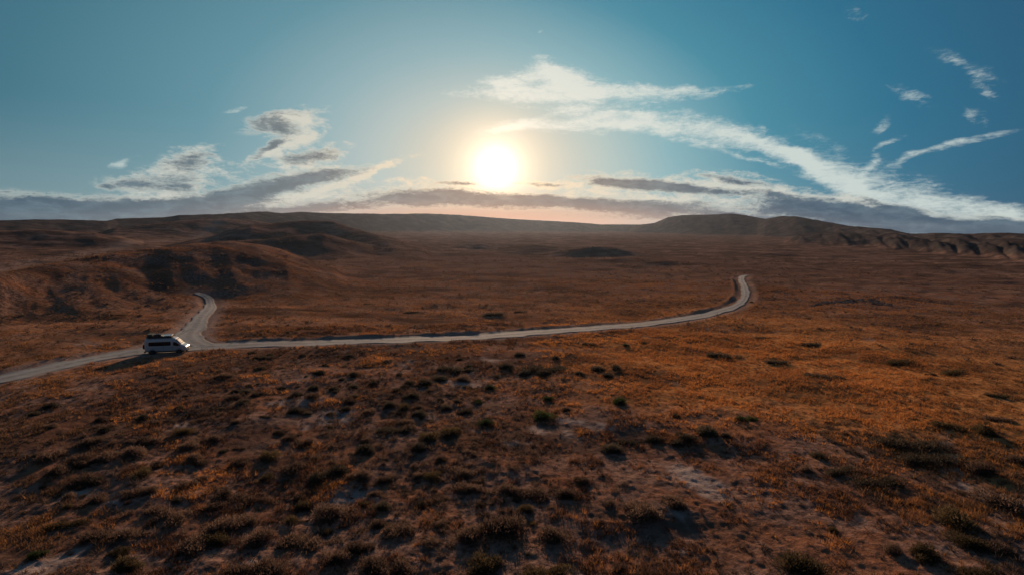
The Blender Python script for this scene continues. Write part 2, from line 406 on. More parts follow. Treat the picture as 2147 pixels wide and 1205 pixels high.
    # colours of clouds depend on how near the sun they stand
    prox = t.m('POWER', 2.718, t.m('MULTIPLY', t.m('ADD', t.m('MULTIPLY', t.m('MULTIPLY', daz, daz), 0.5), t.m('MULTIPLY', dele, dele)), -1/120.0))
    cW = t.mix(prox, lin(200,212,208), lin(246,238,222))
    cW = t.vm('SCALE', cW, K)
    cL = t.vm('SCALE', t.mix(prox, lin(202,205,196), lin(250,222,184)), K)
    dk = t.mix(t.ss(daz, -44, -12), lin(56,84,104), lin(102,114,120))
    dk = t.mix(t.ss(daz, 8, 32), dk, lin(44,74,98))
    cD = t.mix(prox, dk, lin(128,108,102))
    cD = t.mix(t.m('MULTIPLY', t.ss(t.m('ADD', nC, t.m('MULTIPLY', nC2, 0.6)), 0.65, 1.1), 0.6), cD, t.mix(0.4, cD, t.mix(prox, lin(150,182,192), lin(225,205,180))))
    cD = t.vm('SCALE', cD, K)
    col = t.mix(aW, base, cW)
    rim = t.m('MULTIPLY', t.ss(vD, -0.1, 0.5), 0.5)
    col = t.mix(aL, col, cL)
    col = t.mix(rim, col, cL)
    col = t.mix(aD, col, cD)
    hz2 = t.m('MULTIPLY', t.ss(el, 3.0, 0.5), t.m('POWER', 2.718, t.m('MULTIPLY', t.m('MULTIPLY', daz, daz), -1/330.0)))
    col = t.mix(t.m('MULTIPLY', hz2, 0.85), col, t.vm('SCALE', lin(205,140,106), K))
    # the sun's own glare, partly veiled by the low cloud
    sd = t.vm('DOT_PRODUCT', D, tuple(sun_dir))
    ang = t.m('MULTIPLY', t.m('ARCCOSINE', t.m('MINIMUM', sd, 1.0)), 57.29578)
    nearw = t.m('POWER', 2.718, t.m('MULTIPLY', t.m('POWER', t.m('DIVIDE', ang, 1.6), 1.35), -1.0))
    wide = t.m('POWER', 2.718, t.m('MULTIPLY', t.m('POWER', t.m('DIVIDE', ang, 4.9), 2.2), -1.0))
    veil = t.m('SUBTRACT', 1.0, t.m('MULTIPLY', aD, 0.85))
    halo = t.m('POWER', 2.718, t.m('DIVIDE', ang, -9.0))
    veil_low = t.ss(el, SUN_EL-3.9, SUN_EL-1.7)
    glow = t.vm('SCALE', (1.0, 0.97, 0.9), t.m('MULTIPLY', t.m('MULTIPLY', nearw, veil_low), t.m('MULTIPLY', veil, 1.6*K)))
    glow2 = t.vm('SCALE', (1.0, 0.62, 0.28), t.m('MULTIPLY', wide, t.m('MULTIPLY', t.m('MULTIPLY', veil, t.ss(el, SUN_EL-4.8, SUN_EL-1.5)), 0.52*K)))
    glow3 = t.vm('SCALE', (1.0, 0.70, 0.44), t.m('MULTIPLY', halo, 0.045*K))
    col = t.vm('ADD', t.vm('ADD', col, glow), t.vm('ADD', glow2, glow3))
    # below the horizon
    col = t.mix(t.ss(el, -0.5, -4.0), col, tuple(c*K for c in (0.03, 0.025, 0.025)))
    t.l.new(col, bg.inputs['Color'])
build_world()

sl = bpy.data.lights.new('sun_light', 'SUN'); so = bpy.data.objects.new('sun_light', sl); C.objects.link(so)
sl.energy = 4.6; sl.angle = math.radians(0.6); sl.color = (1.0, 0.66, 0.42)
lamp_el = math.radians(12.5); lamp_az = math.radians(SUN_AZ)   # shadows of the shrubs are about four times their height
lamp_dir = Vector((math.sin(lamp_az)*math.cos(lamp_el), math.cos(lamp_az)*math.cos(lamp_el), math.sin(lamp_el)))
so.rotation_euler = (-lamp_dir).to_track_quat('-Z', 'Y').to_euler()
so.location = (0, 0, 200)

# ------------------------------------------------------------------ materials
def new_mat(name):
    m = bpy.data.materials.new(name); m.use_nodes = True
    t = NT(m.node_tree); b = t.n['Principled BSDF']; return m, t, b
def simple(name, col, rough=0.6, metal=0.0, var=0.12, scale=8.0, coat=0.0):
    m, t, b = new_mat(name)
    tc = t.n.new('ShaderNodeTexCoord')
    n = t.noise(tc.outputs['Object'], scale, 4)
    c = t.mix(n, tuple(c*(1-var) for c in col), tuple(min(1, c*(1+var)) for c in col))
    t.l.new(c, b.inputs['Base Color']); b.inputs['Roughness'].default_value = rough; b.inputs['Metallic'].default_value = metal
    if coat: b.inputs['Coat Weight'].default_value = coat
    return m
def attr(t, name):
    n = t.n.new('ShaderNodeAttribute'); n.attribute_name = name; return n

def ground_material():
    m, t, b = new_mat('dry_ground')
    g = t.n.new('ShaderNodeNewGeometry'); P = g.outputs['Position']
    bare = attr(t, 'bare').outputs['Fac']; gold = attr(t, 'gold').outputs['Fac']; dark = attr(t, 'dark').outputs['Fac']
    n1 = t.noise(P, 1.6, 6, 0.65); n2 = t.noise(P, 0.16, 5, 0.6); n3 = t.noise(P, 6.0, 4, 0.7); n4 = t.noise(P, 0.02, 5, 0.6)
    x, y, z = t.sep(P)
    st = t.noise(t.vm('MULTIPLY', P, (0.35, 1.0, 1.0)), 0.09, 6, 0.65)
    grass = t.mix(t.ss(n1, 0.35, 0.65), (0.110, 0.072, 0.060), (0.37, 0.225, 0.172))
    grass = t.mix(t.m('MULTIPLY', t.ss(n2, 0.42, 0.62), 0.6), grass, (0.30, 0.12, 0.055))
    goldc = t.mix(t.ss(n1, 0.3, 0.65), (0.24, 0.10, 0.034), (0.72, 0.32, 0.12))
    c = t.mix(gold, grass, goldc)
    brush = t.mix(n3, (0.028, 0.020, 0.018), (0.07, 0.045, 0.032))
    c = t.mix(t.m('MULTIPLY', t.ss(t.m('ADD', n1, t.m('MULTIPLY', t.m('SUBTRACT', st, 0.5), 1.6)), 0.54, 0.72), 0.6), c, brush)
    c = t.mix(t.m('MULTIPLY', dark, 0.6), c, (0.075, 0.048, 0.038))
    # farther out: duller brown flats and streaks
    dist = t.vm('LENGTH', P)
    far = t.ss(dist, 140, 420)
    farc = t.mix(t.ss(st, 0.38, 0.62), (0.110, 0.072, 0.060), (0.29, 0.180, 0.140))
    farc = t.mix(t.m('MULTIPLY', t.ss(n4, 0.45, 0.6), 0.5), farc, (0.07, 0.043, 0.036))
    farc = t.mix(t.m('MULTIPLY', t.ss(n2, 0.5, 0.62), 0.5), farc, (0.06, 0.042, 0.035))
    c = t.mix(far, c, farc)
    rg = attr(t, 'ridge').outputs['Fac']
    c = t.mix(t.m('MULTIPLY', rg, 0.85), c, t.mix(t.ss(t.noise(P, 0.03, 6, 0.7), 0.4, 0.65), (0.036, 0.036, 0.040), (0.088, 0.082, 0.080)))  # dark brush on the ridges, with their backlit shade put into the colour
    soil = t.mix(n3, (0.28, 0.205, 0.18), (0.56, 0.46, 0.415))
    soil = t.mix(t.m('MULTIPLY', t.ss(n1, 0.5, 0.62), 0.6), soil, (0.16, 0.09, 0.07))
    c = t.mix(t.m('MULTIPLY', bare, 0.95), c, soil)
    t.l.new(c, b.inputs['Base Color']); b.inputs['Roughness'].default_value = 0.95
    b.inputs['Specular IOR Level'].default_value = 0.0
    bp = t.n.new('ShaderNodeBump'); bp.inputs['Strength'].default_value = 0.9; bp.inputs['Distance'].default_value = 0.16
    hsum = t.m('ADD', t.m('MULTIPLY', n3, 0.7), n1)
    t.l.new(hsum, bp.inputs['Height'])
    bp2 = t.n.new('ShaderNodeBump'); bp2.inputs['Strength'].default_value = 0.8; bp2.inputs['Distance'].default_value = 1.4
    t.l.new(t.m('MULTIPLY', t.noise(t.vm('MULTIPLY', P, (0.6, 1.0, 1.0)), 0.22, 7, 0.7), t.ss(dist, 70, 160)), bp2.inputs['Height'])
    t.l.new(bp.outputs[0], bp2.inputs['Normal'])
    t.l.new(bp2.outputs[0], b.inputs['Normal'])
    return m
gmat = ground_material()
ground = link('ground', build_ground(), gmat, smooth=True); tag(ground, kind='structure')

# road
def road_material():
    m, t, b = new_mat('road_gravel')
    g = t.n.new('ShaderNodeNewGeometry'); P = g.outputs['Position']
    u = attr(t, 'across').outputs['Fac']
    n1 = t.noise(P, 0.9, 6, 0.65); n2 = t.noise(P, 7, 4, 0.7); n3 = t.noise(P, 0.18, 4)
    c = t.mix(t.ss(n1, 0.3, 0.7), (0.17, 0.185, 0.195), (0.32, 0.345, 0.36))
    c = t.mix(t.m('MULTIPLY', n2, 0.35), c, (0.18, 0.15, 0.14))
    au = t.m('ABSOLUTE', u)
    # pale wheel tracks, dirt in the middle and along the edges
    tr = t.m('SUBTRACT', 1.0, t.ss(t.m('ABSOLUTE', t.m('SUBTRACT', au, 0.42)), 0.10, 0.30))
    c = t.mix(t.m('MULTIPLY', tr, 0.55), c, (0.36, 0.375, 0.375))
    edge = t.ss(t.m('ADD', au, t.m('MULTIPLY', t.m('SUBTRACT', n1, 0.5), 0.9)), 0.72, 1.02)
    c = t.mix(t.m('MULTIPLY', edge, 0.85), c, (0.15, 0.095, 0.075))
    c = t.mix(t.m('MULTIPLY', t.ss(n3, 0.5, 0.65), 0.3), c, (0.26, 0.20, 0.17))
    t.l.new(c, b.inputs['Base Color']); b.inputs['Roughness'].default_value = 0.9; b.inputs['Specular IOR Level'].default_value = 0.12
    bp = t.n.new('ShaderNodeBump'); bp.inputs['Strength'].default_value = 0.5; bp.inputs['Distance'].default_value = 0.05
    t.l.new(t.m('ADD', n2, n1), bp.inputs['Height']); t.l.new(bp.outputs[0], b.inputs['Normal'])
    return m
rmat = road_material()
def road_mesh(name, P, hw, lift):
    # resample evenly
    d = np.hypot(*(P[1:]-P[:-1]).T); s = np.concatenate([[0], np.cumsum(d)])
    n = int(s[-1]/0.5); ss_ = np.linspace(0, s[-1], n)
    Q = np.stack([np.interp(ss_, s, P[:,0]), np.interp(ss_, s, P[:,1])], 1)
    T = np.gradient(Q, axis=0); T /= np.hypot(T[:,0], T[:,1])[:,None]; Nn = np.stack([-T[:,1], T[:,0]], 1)
    m = 15; us = np.linspace(-1, 1, m)
    wl = hw*(1+(fbm(ss_/4, ss_*0, 300, 4)-0.5)*0.8); wr = hw*(1+(fbm(ss_/4, ss_*0+9, 310, 4)-0.5)*0.8)
    taper = 1-0.48*sstep(105, 150, np.hypot(Q[:,0], Q[:,1])); wl = wl*taper; wr = wr*taper
    V = []; A = []
    for u in us:
        w = np.where(u > 0, wl, wr)[:,None]*u
        p = Q+Nn*w; z = height(p[:,0], p[:,1], False) + lift + 0.10*(1-abs(u)**6)*0.8 - 0.03*np.exp(-((abs(u)-0.42)/0.16)**2)
        z += (fbm(p[:,0]/1.5, p[:,1]/1.5, 320, 3)-0.5)*0.05
        if abs(u) == 1: z -= 0.12
        V.append(np.stack([p[:,0], p[:,1], z], 1)); A.append(np.full(n, u))
    V = np.stack(V, 1).reshape(-1, 3); A = np.stack(A, 1).ravel()
    i, j = np.meshgrid(np.arange(n-1), np.arange(m-1), indexing='ij')
    f = np.stack([i*m+j, (i+1)*m+j, (i+1)*m+j+1, i*m+j+1], -1).reshape(-1, 4)
    me = np_mesh(name, V, f[:, ::-1])
    at = me.attributes.new('across', 'FLOAT', 'POINT'); at.data.foreach_set('value', A.astype(np.float32))
    o = link(name, me, rmat, smooth=True); tag(o, kind='structure'); return o
road_mesh('road', RA, 2.35, 0.05)
road_mesh('side_track', RB, 1.9, 0.062)
road_mesh('side_track', RC, 1.3, 0.056)

# ------------------------------------------------------------------ haze
def haze():
    m = bpy.data.materials.new('haze'); m.use_nodes = True; t = NT(m.node_tree); t.n.clear()
    out = t.n.new('ShaderNodeOutputMaterial'); v = t.n.new('ShaderNodeVolumePrincipled')
    v.inputs['Color'].default_value = (0.55, 0.70, 0.92, 1); v.inputs['Density'].default_value = 0.00003
    v.inputs['Anisotropy'].default_value = 0.7
    t.l.new(v.outputs[0], out.inputs['Volume'])
    bm = bmesh.new(); bmesh.ops.create_cube(bm, size=1.0)
    me = bpy.data.meshes.new('haze'); bm.to_mesh(me); bm.free()
    o = link('haze', me, m); zmin, zmax = -14.0, 86.0
    o.scale = (11000, 11000, zmax-zmin); o.location = (0, 0, (zmin+zmax)/2); tag(o, kind='stuff')
haze()

# ------------------------------------------------------------------ vegetation
def leaf_material(name, c1, c2, trans=0.45, tint=False):
    m = bpy.data.materials.new(name); m.use_nodes = True; t = NT(m.node_tree); t.n.clear()
    out = t.n.new('ShaderNodeOutputMaterial')
    oi = t.n.new('ShaderNodeObjectInfo'); g = t.n.new('ShaderNodeNewGeometry')
    n = t.noise(g.outputs['Position'], 2.3, 4, 0.6)
    f = t.m('ADD', t.m('MULTIPLY', n, 0.7), t.m('MULTIPLY', oi.outputs['Random'], 0.3))
    c = t.mix(t.ss(f, 0.3, 0.7), c1, c2)
    if tint:
        a = attr(t, 'tint').outputs['Color']; c = t.mix(1.0, c, a, 'MULTIPLY')
    d = t.n.new('ShaderNodeBsdfDiffuse'); tr = t.n.new('ShaderNodeBsdfTranslucent'); mx = t.n.new('ShaderNodeMixShader')
    t.l.new(c, d.inputs[0]); t.l.new(c, tr.inputs[0]); mx.inputs[0].default_value = trans
    t.l.new(d.outputs[0], mx.inputs[1]); t.l.new(tr.outputs[0], mx.inputs[2]); t.l.new(mx.outputs[0], out.inputs[0])
    return m
M_brown = leaf_material('dry_twigs', (0.080, 0.056, 0.046), (0.21, 0.14, 0.105), 0.5)
M_dark = leaf_material('dark_sage', (0.050, 0.044, 0.036), (0.12, 0.098, 0.072), 0.45)
M_green = leaf_material('green_sage', (0.035, 0.052, 0.024), (0.085, 0.105, 0.042), 0.4)
M_olive = leaf_material('olive_sage', (0.070, 0.055, 0.034), (0.16, 0.115, 0.060), 0.45)
M_grass = leaf_material('dry_grass', (0.7, 0.7, 0.7), (1.0, 1.0, 1.0), 0.5, tint=True)

def blades(base, direc, length, width, rs):
    """triangles from base along direc; returns verts (n*3,3)"""
    n = len(base)
    tip = base+direc*length[:,None]
    r = rs.normal(size=(n,3)); side = np.cross(direc, r); side /= np.linalg.norm(side, axis=1)[:,None]+1e-9
    return np.stack([base-side*width[:,None]/2, base+side*width[:,None]/2, tip], 1).reshape(-1, 3)
def shrub_mesh(name, seed, flatness=0.75, n_twig=900, n_leaf=1500, lumps=5, elong=1.0):
    """fuzzy dome about 1 m in radius: twigs fanning up and out, small leaves on them"""
    rs = np.random.default_rng(seed)
    # several lobes of different height give the uneven outline
    cs = np.stack([rs.normal(0, 0.36, lumps)*elong, rs.normal(0, 0.30, lumps), np.zeros(lumps)], 1); cs[0] = 0
    rad = rs.uniform(0.42, 0.78, lumps); rad[0] = 0.74
    def sample(n, lo, hi):
        k = rs.integers(0, lumps, n)
        th = rs.uniform(0, 2*np.pi, n); cz = rs.uniform(0.02, 1, n)**0.8; s = np.sqrt(1-cz**2)
        d = np.stack([np.cos(th)*s, np.sin(th)*s, cz], 1)
        jag = 0.72+0.56*fbm(d[:,0]*2.7+k*3+seed, d[:,1]*2.7+d[:,2]*1.9, seed, 3)
        return k, d, rad[k]*jag*rs.uniform(lo, hi, n)**0.5
    k, d, L = sample(n_twig, 0.75, 1.0)
    base = cs[k]*0.4+rs.normal(0, 0.05, (n_twig,3))*[1,1,0.2]
    tip = cs[k]+d*L[:,None]*[1,1,flatness]*1.12
    base = base+(tip-base)*rs.uniform(0.0, 0.45, n_twig)[:,None]
    dd = tip-base; ln = np.linalg.norm(dd, axis=1)
    v1 = blades(base, dd/ln[:,None], ln, rs.uniform(0.012, 0.026, n_twig), rs)
    k, d, L = sample(n_leaf, 0.30, 1.0)
    p = cs[k]+d*L[:,None]*[1,1,flatness]
    dr = d+rs.normal(0, 0.55, (n_leaf,3))+[0,0,0.5]; dr /= np.linalg.norm(dr, axis=1)[:,None]
    v2 = blades(p, dr, rs.uniform(0.08, 0.20, n_leaf), rs.uniform(0.035, 0.075, n_leaf), rs)
    v = np.vstack([v1, v2]); v[:,2] = np.maximum(v[:,2], -0.05)
    return np_mesh(name, v, np.arange(len(v)).reshape(-1, 3))
VAR = {}
for kind, mat in (('brown', M_brown), ('dark', M_dark), ('green', M_green), ('olive', M_olive)):
    L = []
    for i in range(5):
        me = shrub_mesh(kind+'_shrub', 100+i*7+hash(len(kind))%13, flatness=(1.0 if kind in ('green','olive') else 0.85), elong=1.0, lumps=4+i%3)
        me.materials.append(mat); L.append(me)
    for i in range(2):
        me = shrub_mesh(kind+'_wide_shrub', 500+i*7, flatness=0.62, elong=2.2, lumps=9); me.materials.append(mat); L.append(me)
    VAR[kind] = L
placed = []
def put_shrub(px, py, wpx, kind, label, group, wide=False, k=None):
    x, y = flat(px, py)
    for _ in range(3):
        z = float(height(np.array([x]), np.array([y]))[0]); x, y = flat(px, py, z)
    dep = (Vector((x, y, z-CAMH))).dot(Fw)
    s = wpx/FPX*dep/2/(0.92 if not wide else 1.35)
    me = VAR[kind][(5+random.randrange(2)) if wide else random.randrange(5)]
    o = bpy.data.objects.new('desert_shrub', me); C.objects.link(o)
    o.location = (x, y, z-0.06*s-0.03); o.rotation_euler = (0, 0, random.uniform(-0.35, 0.35) if wide else random.uniform(0, 6.28))
    o.scale = (s, s, s*random.uniform(0.85, 1.12))
    tag(o, label, 'shrub', group); placed.append((x, y, s)); return o
G_SLOPE = 'shrubs on the open slope'
NAMED = [
 (1138,876,48,'green',0,'large round green shrub on the pale bare strip, a smaller one right behind it'),
 (1147,838,24,'green',0,'small round green shrub right behind the large round green one'),
 (1020,890,34,'green',0,'round dark green ball-shaped shrub casting a long shadow down the slope'),
 (1190,860,24,'dark',0,'dark upright shrub just right of the large round green one'),
 (1302,846,36,'green',0,'bright green shrub standing alone at the edge of the golden grass'),
 (1000,843,21,'green',0,'small dark green shrub alone on reddish ground, left of the slim upright one'),
 (1027,814,20,'green',0,'slim upright green shrub on bare pale ground below the road'),
 (923,838,19,'dark',0,'small dark shrub alone on the reddish ground, left of the small green ones'),
 (820,850,30,'dark',0,'dark rounded shrub at the right end of the dense brown thicket'),
 (878,870,38,'dark',0,'dark domed shrub beside a bright orange grass tuft'),
 (812,904,66,'dark',1,'broad dark double shrub on the pale pink ground'),
 (767,944,46,'dark',0,'dark shrub heading a long line of shadow above the pale grey patch'),
 (900,920,44,'olive',0,'olive shrub, left one of a pair leaning together mid slope'),
 (947,908,44,'olive',0,'olive shrub, right one of a pair leaning together mid slope'),
 (1552,880,26,'green',0,'small green shrub, left one of two side by side in orange grass'),
 (1576,880,24,'green',0,'small green shrub, right one of two side by side in orange grass'),
 (1485,910,54,'dark',0,'tall dark shrub at the right end of a dark row above the white patch'),
 (1716,956,36,'dark',0,'upright dark shrub standing above the long diagonal dark clump'),
 (1753,990,66,'dark',1,'dark low shrub, upper one in the long diagonal clump'),
 (1820,1014,100,'dark',1,'wide black-brown shrub, lower right end of the long diagonal clump'),
 (1878,932,116,'dark',1,'very wide dark shrub like a hedge in the orange grass at the right'),
 (1925,968,106,'dark',1,'wide dark shrub just below the hedge-like one at the right'),
 (1990,1092,80,'olive',0,'big rounded olive-brown shrub with bluish shadow at the lower right'),
 (2108,1062,92,'brown',0,'big pale greyish brown shrub close to the right edge'),
 (1938,1160,64,'olive',0,'olive shrub near the lower right, below the big rounded one'),
 (1668,1196,96,'olive',0,'big olive shrub at the bottom edge, right of centre'),
 (1040,1118,100,'brown',0,'largest brown shrub in the lower middle, feathery top'),
 (1018,1190,70,'olive',0,'olive shrub at the bottom edge, just under the largest brown one'),
 (1128,1204,90,'olive',1,'wide olive shrub cut by the bottom edge in the middle'),
 (692,1080,80,'brown',0,'big dark brown dome shrub on the lower left slope beside the grey patch'),
 (645,1140,110,'brown',1,'very big brown spreading shrub below the big dome shrub'),
 (462,1110,76,'brown',0,'big purplish brown shrub in the lower left'),
 (346,1075,78,'brown',1,'wide brown shrub in the lower left above a yellow grass clump'),
 (70,1168,36,'green',0,'small greyish green shrub on pale ground in the bottom left corner'),
 (1345,1075,72,'brown',0,'tall brown shrub left of the big white bare patch'),
 (1875,762,62,'olive',1,'wide low olive clump out in the golden grass at the right'),
 (1990,784,56,'olive',1,'wide low olive clump, farthest right in the golden grass'),
 (1955,786,20,'dark',0,'small dark shrub beside the farthest right olive clump'),
 (1514,747,56,'dark',1,'flat dark brush line in golden grass below the far road bend'),
 (951,776,64,'dark',1,'broad dark shrub at the right end of the thicket near the road'),
 (1123,776,84,'dark',1,'broad dark clump below the middle of the road'),
 (1253,776,30,'dark',0,'dark shrub, upper one of a trio at the golden grass edge'),
 (1274,790,30,'dark',0,'dark shrub, lower one of a trio at the golden grass edge'),
 (1292,773,26,'dark',0,'dark shrub, right one of a trio at the golden grass edge'),
 (1310,724,13,'green',0,'tiny green shrub alone in the grass below the road, left one'),
 (1350,719,11,'green',0,'tiny green shrub alone in the grass below the road, right one'),
 (1576,634,10,'dark',0,'tiny dark bush on the outer edge of the far road bend'),
]
for px, py, w, kd, wd, lb in NAMED: put_shrub(px, py, w, kd, lb, G_SLOPE, bool(wd))
MORE = [  # px, py, width, kind, wide
 (974,995,46,'brown',0),(985,1028,46,'brown',0),(930,1043,46,'brown',1),(1060,1030,50,'brown',0),(1123,1036,86,'brown',1),(1186,1040,44,'brown',0),(834,1116,60,'brown',0),(742,1154,60,'brown',0),
 (1224,1010,36,'brown',0),(1278,1056,30,'brown',0),(1412,1052,44,'brown',0),(1283,944,42,'dark',0),(1320,928,56,'dark',1),(1370,924,44,'dark',0),(842,1192,60,'brown',0),(784,1192,64,'brown',0),
 (1300,1194,40,'brown',0),(1102,786,36,'dark',0),(1140,784,38,'dark',0),(1165,752,20,'dark',0),(1171,772,24,'dark',0),(1213,784,22,'dark',0),(926,796,36,'dark',0),(893,804,38,'dark',0),(968,797,38,'brown',0),
 (834,820,24,'dark',0),(742,812,28,'dark',0),(782,806,26,'dark',0),(847,812,26,'dark',0),(866,832,32,'dark',0),(763,1000,50,'brown',0),(1414,872,20,'dark',0),(1523,914,26,'dark',0),(1446,922,46,'dark',0),(1421,930,30,'dark',0),
 (1689,985,32,'brown',0),(1996,896,66,'olive',1),(2060,986,56,'brown',0),(2134,968,50,'brown',0),(2035,1145,64,'olive',0),(2084,1150,60,'brown',0),(1418,1062,46,'brown',0),(2052,1203,90,'olive',1),(1746,1112,26,'olive',0),(1950,984,22,'olive',0),
 (275,1036,46,'brown',0),(190,928,42,'brown',0),(282,950,42,'brown',0),(317,928,38,'brown',0),(176,962,46,'brown',0),(222,960,42,'brown',0),(398,1146,72,'brown',0),(543,1132,60,'brown',0),(212,1124,92,'brown',1),(578,1204,90,'brown',0),
 (501,974,44,'brown',0),(420,972,36,'brown',0),(451,922,40,'brown',0),(398,938,42,'brown',0),(123,990,46,'brown',0),(169,1010,46,'brown',0),(518,1046,72,'brown',1),(469,1036,42,'brown',0),(617,986,52,'brown',0),(670,1006,52,'dark',0),(709,990,50,'dark',0),
 (300,876,30,'dark',0),(210,880,30,'brown',0),(1090,745,30,'dark',0),(1060,770,30,'dark',0),(1040,790,20,'dark',0),(985,770,24,'dark',0),(1240,722,34,'dark',1),(1590,708,24,'dark',1),(1700,722,40,'dark',1),(1620,760,40,'dark',1),(1720,790,60,'dark',1),
 (648,868,22,'dark',0),(700,816,26,'dark',0),(620,830,26,'dark',0),(2090,830,40,'olive',1),(2100,880,60,'brown',1),(2060,905,46,'olive',0),(1870,1150,40,'brown',0),(250,660,16,'dark',1),(1028,660,40,'dark',1),(860,655,26,'dark',1),(1090,655,24,'dark',1),(770,638,22,'dark',1),
]
def region(px, py):
    if py < 700: return ('low dark bush on the grassland beyond the road', 'bushes on the grassland beyond the road')
    if px > 1600: return ('dull olive or brown shrub among grass on the right-hand slope', 'shrubs on the right-hand slope')
    if py < 850 and px < 1000: return ('dark round shrub in the crowded thicket just below the road', 'shrubs in the thicket below the road')
    if py < 850: return ('small dark shrub at the edge of the golden grass below the road', 'shrubs at the edge of the golden grass')
    if px < 760: return ('dry brown shrub among many on the shadowed lower left slope', 'shrubs on the lower left slope')
    return ('dry brown shrub on the shadowed slope in the lower middle', 'shrubs on the lower middle slope')
for px, py, w, kd, wd in MORE:
    lb, gp = region(px, py); put_shrub(px, py, w, kd, lb, gp, bool(wd))
# the crowd on the left and middle slope
tries = 0; extra = 0
while extra < 165 and tries < 9000:
    tries += 1
    px = random.uniform(60, 1240); py = 740+(random.random()**1.25)*470
    lim = 1000+240*max(0, (py-930)/270)
    if px > lim: continue
    if px < 400 and py < 800+(400-px)*0.10: continue
    if px < 260 and py < 900 and random.random() < 0.75: continue
    dens = 1.0 if (450 < px < 980 and py < 870) else 0.42
    if random.random() > dens: continue
    x, y = flat(px, py); s = random.uniform(0.32, 0.9)*(1 if random.random() < 0.8 else 1.25)
    if any((x-a)**2+(y-b)**2 < (0.62*(s+c))**2 for a, b, c in placed): continue
    if min(seg_dist(np.array([x]), np.array([y]), RA[::3])[0][0], 99) < 3.6: continue
    dep = Vector((x, y, -CAMH)).dot(Fw); w = s*2*FPX/dep*0.92
    lb, gp = region(px, py)
    kd = 'dark' if (py < 880 and random.random() < 0.6) else random.choice(['brown', 'brown', 'brown', 'olive', 'dark'])
    put_shrub(px, py, w, kd, lb, gp, random.random() < 0.12); extra += 1
print('shrubs', len(placed))

# dry grass: far too many tufts to count
def grass():
    rs = np.random.default_rng(5)
    def zone(r0, r1, n, hmin, hmax, nb, wid, seed, thr):
        r = np.sqrt(rs.uniform(r0**2, r1**2, n)); a = np.radians(rs.uniform(-50, 50, n))
        x = r*np.sin(a); y = r*np.cos(a)
        az = np.degrees(a)
        clump = fbm(x/1.7, y/1.7, 201, 3)+0.35*(fbm(x/9, y/9, 203, 2)-0.5)
        goldz = sstep(-2, 16, az)*sstep(44, 62, r)
        keep = rs.uniform(0, 1, n) < np.clip((clump-thr+0.16*goldz)*5, 0.03, 1)
        dA, sA, dB = road_field(x, y)
        nr = fbm(x/2, y/2, 207, 3)
        keep &= (np.minimum(dA, dB) > 2.3+1.6*nr) & (np.hypot(x-VAN[0], y-VAN[1]) > 3.4)
        keep &= rs.uniform(0, 1, n) > sstep(0.35, 0.75, soil_field(x, y)*(0.6+0.8*fbm(x/3, y/3, 208, 3)))
        x, y, r, az, goldz = x[keep], y[keep], r[keep], az[keep], goldz[keep]; n = len(x)
        z = height(x, y)
        hh = rs.uniform(hmin, hmax, n)*(0.6+0.8*fbm(x/2.2, y/2.2, 209, 2))
        th = rs.uniform(0, 2*np.pi, (n, nb)); sp = rs.uniform(0.15, 1.0, (n, nb))
        d = np.stack([np.cos(th)*sp, np.sin(th)*sp, np.ones_like(th)], -1); d /= np.linalg.norm(d, axis=-1, keepdims=True)
        off = np.stack([np.cos(th), np.sin(th), th*0], -1)*(hh[:,None,None]*0.35*rs.uniform(0, 1, (n, nb, 1)))
        base = (np.stack([x, y, z-0.03], 1)[:,None,:]+off).reshape(-1, 3)
        L = (hh[:,None]*rs.uniform(0.6, 1.1, (n, nb))).ravel()
        v = blades(base, d.reshape(-1, 3), L, np.full(n*nb, wid)*rs.uniform(0.6, 1.3, n*nb), rs)
        # colour of each tuft
        k = fbm(x/6, y/6, 211, 3)+rs.normal(0, 0.16, n)
        c1 = np.array([0.10, 0.052, 0.036]); c2 = np.array([0.38, 0.185, 0.10]); c3 = np.array([0.80, 0.34, 0.085])
        w2 = sstep(0.35, 0.6, k)[:,None]; w3 = (sstep(0.68, 0.85, k+0.18*goldz))[:,None]
        col = (c1*(1-w2)+c2*w2)*(1-w3)+c3*w3
        col = col*(1-goldz[:,None]*0.55)+np.array([0.64, 0.265, 0.095])*(goldz[:,None]*0.55)
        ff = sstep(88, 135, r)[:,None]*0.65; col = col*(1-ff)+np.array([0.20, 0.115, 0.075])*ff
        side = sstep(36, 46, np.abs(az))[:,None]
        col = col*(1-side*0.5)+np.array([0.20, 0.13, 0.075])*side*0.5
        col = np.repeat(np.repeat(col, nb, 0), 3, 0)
        return v, col
    V = []; Cc = []
    for args in ((21, 48, 46000, 0.16, 0.44, 9, 0.034, 1, 0.50), (46, 100, 90000, 0.20, 0.46, 6, 0.055, 2, 0.47), (90, 190, 80000, 0.22, 0.5, 4, 0.10, 3, 0.48)):
        v, c = zone(*args); V.append(v); Cc.append(c)
    v = np.vstack(V); c = np.vstack(Cc)
    me = np_mesh('dry_grass', v, np.arange(len(v)).reshape(-1, 3))
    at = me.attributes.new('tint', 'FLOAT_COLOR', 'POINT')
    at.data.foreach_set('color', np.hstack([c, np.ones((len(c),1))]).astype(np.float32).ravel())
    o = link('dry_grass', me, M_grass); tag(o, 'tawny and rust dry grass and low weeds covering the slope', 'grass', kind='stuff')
    print('grass tris', len(v)//3)
grass()

